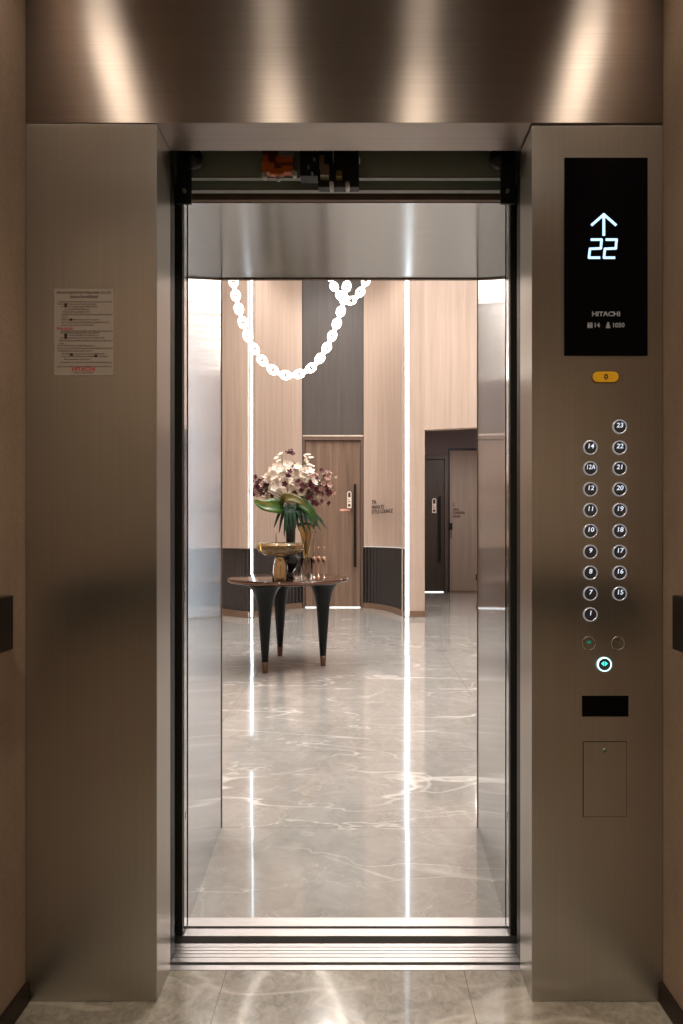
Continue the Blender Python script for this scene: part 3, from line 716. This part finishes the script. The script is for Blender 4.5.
# ------------------------------------------------------------------ TABLE
TX, TY, TZ = -.564, 5.13, .748
tb = empty('round_table', (TX, TY, 0), 'round glossy brown table on three flared black legs', 'table')
q = MB(); q.lathe([(.0,.708),(.47,.708),(.503,.714),(.511,.724),(.511,.736),(.505,.746),(.49,.748),(.0,.748)], n=96); o = q.build('tabletop', M['table_wood']); o.parent = tb
q = MB(); q.lathe([(.5115,.725),(.5135,.726),(.5135,.734),(.5115,.735)], n=96, closed=True); o = q.build('rim_band', mat('rim_band', (.25,.14,.10), .15, .9)); o.parent = tb
for lx, ly in ((PX(265,4.82),4.82),(PX(323,5.08),5.08),(PX(280,5.49),5.49)):
    prof = [(.021,.0),(.026,.09),(.034,.2),(.044,.34),(.052,.45),(.062,.54),(.078,.61),(.100,.66),(.128,.695),(.14,.708)]
    q = MB(); q.lathe([(r, z) for r, z in prof if z > .085], n=28); lg = q.build('leg', M['table_black'], loc=(lx-TX, ly-TY, 0)); lg.parent = tb
    q = MB(); q.lathe([(.020,.001),(.0215,.004),(.0272,.09)], n=28); o = q.build('foot_cap', M['foot_wood']); o.parent = lg

# ------------------------------------------------------------------ THINGS ON THE TABLE
# amber footed bowl
gx, gy = PX(280,4.73), 4.74
gb = empty('footed_bowl', (gx, gy, TZ), 'wide flat amber glass bowl on a gold bell-shaped foot, at the front of the table', 'bowl')
def up(z): return z - TZ
q = MB(); q.lathe([(.04,.200),(.06,.198),(.12,.205),(.165,.225),(.184,.250),(.186,.275),(.172,.297),(.15,.303),(.05,.300),(.05,.2965),(.15,.2995),(.170,.294),(.182,.274),(.180,.251),(.163,.229),(.12,.209),(.04,.204)], n=56, closed=True); o = q.build('glass_disc', M['amber_glass']); o.parent = gb
q = MB(); q.lathe([(.176,.288),(.1865,.285),(.187,.279),(.178,.279)], n=56, closed=True); o = q.build('gold_rim', M['brass']); o.parent = gb
q = MB(); q.lathe([(.0,.0),(.045,.0),(.05,.004),(.049,.10),(.043,.14),(.030,.17),(.026,.185),(.040,.197),(.060,.2),(.0,.2)], n=36); o = q.build('foot', M['brass']); o.parent = gb
q = MB(); q.lathe([(.058,.0),(.062,.0),(.061,.10),(.052,.16),(.036,.19),(.033,.188),(.048,.158),(.057,.10)], n=36, closed=True); o = q.build('glass_bell', M['clear_glass']); o.parent = gb
q = MB(); q.cyl((-.032,0,.30),(-.032,0,.375),.004,10); o = q.build('pin', M['bronze']); o.parent = gb
# black vase
vx, vy = PX(290.5,4.97), 4.97
bv = empty('vase', (vx, vy, TZ), 'tall black vase holding the flower arrangement', 'vase')
q = MB(); q.lathe([(.0,.0),(.05,.0),(.03,.02),(.022,.05),(.045,.08),(.095,.13),(.088,.17),(.05,.205),(.038,.26),(.040,.40),(.052,.56),(.046,.56),(.034,.40),(.0,.30)], n=8, smooth=False); o = q.build('body', M['vase_black']); o.parent = bv
q = MB(); q.lathe([(.050,.552),(.055,.552),(.055,.562),(.050,.562)], n=24, closed=True); o = q.build('rim', M['vase_black']); o.parent = bv
# amber trumpet vase
ax, ay = PX(306.5,5.22), 5.22
e = empty('trumpet_vase', (ax, ay, TZ), 'amber glass trumpet vase beside the black vase', 'vase')
q = MB(); q.lathe([(.0,.0),(.045,.0),(.045,.006),(.014,.02),(.012,.08),(.022,.16),(.035,.26),(.055,.36),(.078,.43),(.094,.465),(.091,.466),(.074,.43),(.050,.36),(.029,.26),(.014,.18),(.0,.16)], n=36); o = q.build('body', M['green_glass']); o.parent = e
# tumbler
e = empty('glass_tumbler', (PX(306.8,4.88), 4.88, TZ), 'clear glass tumbler with thick base on the brown table', 'glass')
q = MB(); q.lathe([(.0,.0),(.042,.0),(.046,.004),(.050,.175),(.047,.176),(.043,.045),(.0,.04)], n=32); o = q.build('body', M['clear_glass']); o.parent = e
# copper stem holders
for k, (px, d_, lb) in enumerate(((314,5.05,'small copper stemmed holder nearest the glass tumbler'),(318.6,5.16,'small copper stemmed holder in the middle of three'),(324,5.06,'small copper stemmed holder nearest the table edge'))):
    e = empty('candle_holder', (PX(px,d_), d_, TZ), lb, 'candle holder', 'copper stemmed holders')
    q = MB(); q.lathe([(.0,.0),(.020,.0),(.020,.003),(.004,.008),(.0035,.12),(.008,.13),(.017,.143),(.021,.158),(.019,.170),(.012,.176),(.0,.177)], n=24); o = q.build('cup', M['copper']); o.parent = e
    q = MB(); q.cyl((0,0,.176),(0,0,.265),.0022,8); o = q.build('spike', M['copper']); o.parent = e

# ------------------------------------------------------------------ FLOWERS
fa = empty('flower_arrangement', (vx, vy, TZ+.56), 'large arrangement of cream and burgundy blossoms with green leaves in the black vase', 'flowers')
FY = vy
def blossom(r, np_, cup, wid):
    q = MB()
    for k in range(np_):
        a = 2*math.pi*k/np_; pts = []
        for t, w in ((.08,.15),(.45,.9*wid),(.8,1.0*wid),(1.0,.35*wid)):
            for s in (-1,0,1):
                rr = r*t; ww = r*.42*w*s
                z = cup*r*t*t + (.10*r if s == 0 else 0)*-1
                pts.append((rr*math.cos(a)-ww*math.sin(a), rr*math.sin(a)+ww*math.cos(a), z))
        fs = []
        for i in range(3):
            for j in range(2): fs.append((i*3+j, i*3+j+1, (i+1)*3+j+1, (i+1)*3+j))
        q.add(pts, fs, 0, True)
    q.lathe([(.10*r,-.05*r),(.13*r,.10*r),(.05*r,.2*r)], n=8)
    return q
protos = {}
for nm, r, np_, cup, wid, mm in (('white_blossom',.041,5,.35,1.0,'petal'),('burgundy_blossom',.024,5,.5,.9,'burgundy'),('pink_blossom',.026,5,.5,.95,'petal_pink')):
    o = blossom(r, np_, cup, wid).build(nm, M[mm]); o.parent = fa; protos[nm] = [o, False]
def put(nm, px, py, dy, s=1.0):
    d = FY + dy; src = protos[nm]
    if not src[1]: o = src[0]; src[1] = True
    else: o = src[0].copy(); COL.objects.link(o); o.parent = fa
    loc = Vector((PX(px,d), d, PZ(py,d))) - fa.location; o.location = loc
    out = Vector((loc.x, loc.y-.22, loc.z-.12)); out.normalize()
    out += Vector((R.uniform(-.5,.5), R.uniform(-.5,.3), R.uniform(-.4,.5))); out.normalize()
    o.rotation_mode = 'QUATERNION'; o.rotation_quaternion = out.to_track_quat('Z','Y'); o.scale = (s,s,s)
    return loc
tips = []
cnt = 0
while cnt < 96:
    px, py = R.uniform(262,320), R.uniform(460,506)
    # outline of the cream mass
    if ((px-290)/29)**2 + ((py-489)/(26 if py < 489 else 17))**2 > 1: continue
    if px > 306 and py > 482 and R.random() < .7: continue
    if px > 303 and py > 478 and R.random() < .4: continue
    put('white_blossom', px, py, R.uniform(-.16,.10), R.uniform(.75,1.1)); cnt += 1
for px, py in ((281,454),(277,458),(279,461),(308,455),(311,458),(306,461),(309,465),(312,466),(305,457)):
    tips.append(put('white_blossom', px, py, R.uniform(-.05,.05), .6)); cnt += 1
for _ in range(46):
    px, py = R.gauss(318,6.0), R.gauss(489,8)
    if py < 466 or py > 507 or px > 334: px, py = 314+R.random()*8, 484+R.random()*16
    put('burgundy_blossom', px, py, R.uniform(-.18,.05), R.uniform(.8,1.25))
for _ in range(32):
    px, py = R.gauss(261,5.5), R.gauss(487,4.5)
    px = max(px, 250); put('burgundy_blossom', px, py, R.uniform(-.14,.05), R.uniform(.8,1.2))
for px, py in ((290.5,451),(292,454),(288,453),(291,463),(294,466),(287,465),(297,468),(290,472),(302,486),(288,476),(301,490),(294,493),(298,482),(285,484)):
    put('burgundy_blossom', px, py, -.17 if py > 470 else -.06, 1.1)
for _ in range(26):
    px, py = R.gauss(320,8), R.gauss(487,10); py = min(max(py,468),506); px = min(px, 335)
    tips.append(put('pink_blossom', px, py, R.uniform(-.18,.06), R.uniform(.6,1.0)))
for _ in range(16):
    tips.append(put('pink_blossom', max(250,R.gauss(260,7)), R.gauss(490,6), R.uniform(-.16,.0), R.uniform(.6,1.0)))
for px, py in ((330,473),(331.5,492),(332,494),(329,476),(327,489)): tips.append(put('pink_blossom', px, py, -.03, .8))
q = MB()
for t in tips:
    m_ = Vector((t.x*.35, t.y*.4, t.z*.55+.01)); q.tube([Vector((0,0,-.02)), m_, t], .0022, 5)
q.build('stems', M['stem']).parent = fa
# big arching leaf
def leafblade(path, widths, mat_, name, fold=.25):
    q = MB(); P = [Vector(p) for p in path]; n = len(P); vs = []
    for i in range(n):
        t = (P[min(i+1,n-1)]-P[max(i-1,0)]).normalized(); side = t.cross(Vector((.15,-.9,.35)).normalized()); side.normalize(); nn = side.cross(t)
        w = widths[i]
        for s in (-1,-.5,0,.5,1): vs.append(P[i]+side*w*s + nn*fold*w*(abs(s)-.5))
    fs = [(i*5+j, i*5+j+1, (i+1)*5+j+1, (i+1)*5+j) for i in range(n-1) for j in range(4)]
    q.add(vs, fs, 0, True); o = q.build(name, mat_); o.parent = fa
    so = o.modifiers.new('s','SOLIDIFY'); so.thickness = .0015
    return o
def L3(px, py, dy): d = FY+dy; return Vector((PX(px,d), d, PZ(py,d))) - fa.location
def curve(pts, n):
    out = []
    P = [Vector(p) for p in pts]
    for i in range(n):
        u = i/(n-1)*(len(P)-1); k = min(int(u), len(P)-2); f = u-k
        p0, p1, p2, p3 = P[max(k-1,0)], P[k], P[k+1], P[min(k+2,len(P)-1)]
        out.append(.5*((2*p1)+(p2-p0)*f+(2*p0-5*p1+4*p2-p3)*f*f+(3*p1-p0-3*p2+p3)*f**3))
    return out
leafblade(curve([L3(289,514,-.02),L3(284,507,-.12),L3(273,506,-.20),L3(263,505,-.24),L3(254,500,-.26)], 16), [.02,.03,.045,.055,.062,.066,.068,.066,.062,.058,.052,.046,.038,.03,.02,.004], M['leaf_var'], 'broad_leaf')
leafblade(curve([L3(290,515,-.02),L3(283,500,-.14),L3(290,497.5,-.2),L3(300,501,-.22),L3(306,507,-.2)], 14), [.01,.02,.03,.036,.04,.042,.042,.04,.036,.03,.025,.018,.01,.003], mat('yellow_leaf', (.13,.11,.025), .35), 'broad_leaf')
leafblade(curve([L3(290,515,.0),L3(298,503,-.12),L3(308,508,-.16),L3(314,518,-.15),L3(317,526,-.12)], 14), [.02,.03,.04,.045,.047,.047,.044,.04,.034,.03,.024,.018,.01,.003], M['leaf'], 'broad_leaf')
leafblade(curve([L3(292,503,-.05),L3(291,505,-.17),L3(290,510,-.2),L3(290,516,-.2),L3(289,523,-.18)], 12), [.02,.035,.042,.046,.046,.042,.036,.03,.024,.016,.009,.002], M['leaf_dark'], 'broad_leaf')
# fronds
for ex, ey, dy in ((274,528,-.12),(279,533,-.14),(284,537,-.16),(289,538,-.16),(294,535,-.18),(286,532,-.2),(299,531,-.14),(305,533,-.12),(311,534,-.12),(316,533,-.1),(321,531,-.08),(327,529,-.04),(318,524,-.12),(324,522,-.06),(302,526,-.16),(309,526,-.16),(314,528,-.16),(281,524,-.14),(296,528,-.2),(291,530,-.2)):
    mx_, my_ = (290*.45+ex*.55), 509 + abs(ex-290)*.05
    leafblade(curve([L3(290+ (ex-290)*.1,514,-.03), L3(mx_, my_, dy), L3(ex, ey, dy-.02)], 9), [.004,.009,.013,.015,.015,.013,.010,.006,.001], M['leaf_dark'], 'palm_frond', .3)

# ------------------------------------------------------------------ CHANDELIER
ch = empty('chandelier', (-.35, 5.2, LH), 'glowing chain-link chandelier draped in long loops above the table', 'chandelier')
def link_mesh():
    q = MB(); a, b_, N = .038, .029, 20; pts = []
    for k in range(N):
        t = 2*math.pi*k/N; c, s = math.cos(t), math.sin(t)
        pts.append((a*math.copysign(abs(c)**.8, c), b_*math.copysign(abs(s)**.8, s), 0))
    q.tube(pts, .0104, 8, closed=True); return q
upper = MB(); link_shape = link_mesh()
proto_link = link_mesh().build('chain_link', M['link']); proto_link.parent = ch; first = [True]
def chain(pts, pitch=.0575):
    C = curve(pts, 200); S = [0]
    for a, b_ in zip(C[:-1], C[1:]): S.append(S[-1]+(b_-a).length)
    n = int(S[-1]/pitch); j = 0
    for i in range(n):
        t = (i+.5)*S[-1]/n
        while j < len(S)-2 and S[j+1] < t: j += 1
        f = (t-S[j])/(S[j+1]-S[j]); p = C[j].lerp(C[j+1], f); tg = (C[j+1]-C[j]).normalized()
        z = tg.cross(Vector((0,1,0))).normalized(); y = z.cross(tg).normalized()
        ang = 0 if i % 2 else math.radians(90)
        y2 = y*math.cos(ang)+z*math.sin(ang); z2 = tg.cross(y2)
        mtx = Matrix((tg, y2, z2)).transposed()
        if 533-(p.z-CZ)*F/p.y < 262:      # above what the doorway shows
            upper.add([mtx @ Vector(v) + p - ch.location for v in link_shape.v], link_shape.f, 0, True); continue
        if first[0]: o = proto_link; first[0] = False
        else: o = proto_link.copy(); COL.objects.link(o); o.parent = ch
        o.rotation_mode = 'QUATERNION'; o.rotation_quaternion = mtx.to_quaternion(); o.location = p - ch.location
def C3(px, py, d): return Vector((PX(px,d), d, PZ(py,d)))
chain([C3(222,150,4.95), C3(228,225,4.97), C3(233.5,281,5.0), C3(240,313,5.0), C3(252,345,5.03), C3(269,367,5.05), C3(289,375.5,5.08), C3(311,368,5.1), C3(327,347,5.14), C3(339,317,5.17), C3(346,290,5.2), C3(350,255,5.2), C3(354,190,5.2), C3(356,130,5.2)])
chain([C3(305,170,5.6), C3(317,235,5.55), C3(330,277,5.5), C3(339,294,5.45), C3(349,301,5.45), C3(359,294,5.45), C3(368,275,5.45), C3(381,230,5.4), C3(392,170,5.4)])
tag(upper.build('upper_chain', M['link'], ch), kind='stuff')
q = MB()
q.lathe([(.0,-.005),(.55,-.005),(.56,-.02),(.56,-.05),(.0,-.05)], n=48); q.build('ceiling_plate', M['edge_metal']).parent = ch
for p in (C3(222,150,4.95), C3(356,130,5.2), C3(305,170,5.6), C3(392,170,5.4)):
    q = MB(); q.cyl(p - ch.location, Vector((p.x-ch.location.x, p.y-ch.location.y, -.04)), .004, 8); q.build('cable', M['edge_metal']).parent = ch

# ------------------------------------------------------------------ LOBBY LIGHTS (ceiling downlights with lamps, added fill among them)
places = [('above the table, left', -.80, 4.95, 1), ('above the table, right', -.36, 5.10, 1), ('near the lift, left (added fill)', -1.4, 3.3, 0), ('near the lift, right (added fill)', 1.4, 3.3, 0),
          ('by the column (added fill)', 1.3, 6.0, 0), ('by the far left wall (added fill)', -2.4, 6.4, 0), ('in front of the walnut door (added fill)', -.35, 7.9, 0), ('centre right (added fill)', 1.4, 4.4, 0)]  # all but the pair above the table are added as unseen fill lamps
for lb, x, y, key in places:
    d = empty('downlight', (x, y, LH), 'round downlight in the lobby ceiling ' + lb, 'downlight', 'downlights in the lobby ceiling')
    q = MB(); q.lathe([(.07,0),(.09,0),(.09,-.006),(.07,-.008)], n=28, closed=True); q.build('trim_ring', M['edge_metal']).parent = d
    q = MB(); q.lathe([(.07,-.003),(.07,-.001)], n=28); q.build('lens', M['lamp_cool']).parent = d
    ld = bpy.data.lights.new('lobby_spot', 'SPOT'); ld.energy = 2200 if key else 260; ld.color = (1,.95,.89); ld.spot_size = math.radians(52 if key else 120); ld.spot_blend = .7; ld.shadow_soft_size = .06 if key else .2
    lo = bpy.data.objects.new('lobby_spot', ld); COL.objects.link(lo); lo.location = (x, y, LH-.02)
# soft fill light added over the lobby, with an unseen panel frame around it
cv = empty('fill_light_panel', (0, 5.6, LH), 'large fill light panel added out of view above the lobby', 'fill light')
q = MB()
for bb in ((-2.80,2.80,-2.30,-2.25),(-2.80,2.80,2.25,2.30),(-2.80,-2.75,-2.25,2.25),(2.75,2.80,-2.25,2.25)): q.box(*bb, -.03, 0)
o = q.build('fill_panel_frame', M['edge_metal']); o.parent = cv
al = bpy.data.lights.new('cove', 'AREA'); al.shape = 'RECTANGLE'; al.size = 5.5; al.size_y = 4.5; al.energy = 200; al.color = (1,.96,.93)
ao = bpy.data.objects.new('cove', al); COL.objects.link(ao); ao.location = (0, 5.6, LH-.03)
# lamp and fixture added out of view to brighten the corridor
d = empty('downlight', (2.0, 9.3, 3.25), 'added round fill downlight on the corridor ceiling, out of view', 'downlight')
q = MB(); q.lathe([(.07,0),(.085,0),(.085,-.055),(.07,-.055)], n=28, closed=True); q.build('trim_ring', M['edge_metal']).parent = d
q = MB(); q.lathe([(.07,-.05),(.07,-.045)], n=28); q.build('lens', M['lamp_cool']).parent = d
cl = bpy.data.lights.new('corridor_fill', 'SPOT'); cl.energy = 150; cl.color = (1,.88,.82); cl.spot_size = math.radians(172); cl.spot_blend = .6; cl.shadow_soft_size = .1
co = bpy.data.objects.new('corridor_fill', cl); COL.objects.link(co); co.location = (2.0, 9.3, 3.18)

# ------------------------------------------------------------------ WORLD, CAMERA, VIEW
w = bpy.data.worlds.new('world'); sc.world = w; w.use_nodes = True
w.node_tree.nodes['Background'].inputs[0].default_value = (.5,.45,.4,1); w.node_tree.nodes['Background'].inputs[1].default_value = .02
cam = bpy.data.cameras.new('camera'); co = bpy.data.objects.new('camera', cam); COL.objects.link(co); sc.camera = co
co.location = (CX, 0, CZ); co.rotation_euler = (math.pi/2, 0, 0)
cam.sensor_width = 36; cam.lens = F/1024*36; cam.shift_x = -17/1024; cam.shift_y = 21/1024; cam.clip_start = .02
vs = sc.view_settings; vs.view_transform = 'Standard'; vs.look = 'None'; vs.gamma = 1; vs.use_curve_mapping = False; vs.exposure = .45
sc.cycles.max_bounces = 16; sc.cycles.glossy_bounces = 6; sc.cycles.diffuse_bounces = 4; sc.cycles.transmission_bounces = 16
sc.cycles.caustics_reflective = False; sc.cycles.caustics_refractive = False; sc.cycles.sample_clamp_indirect = 6
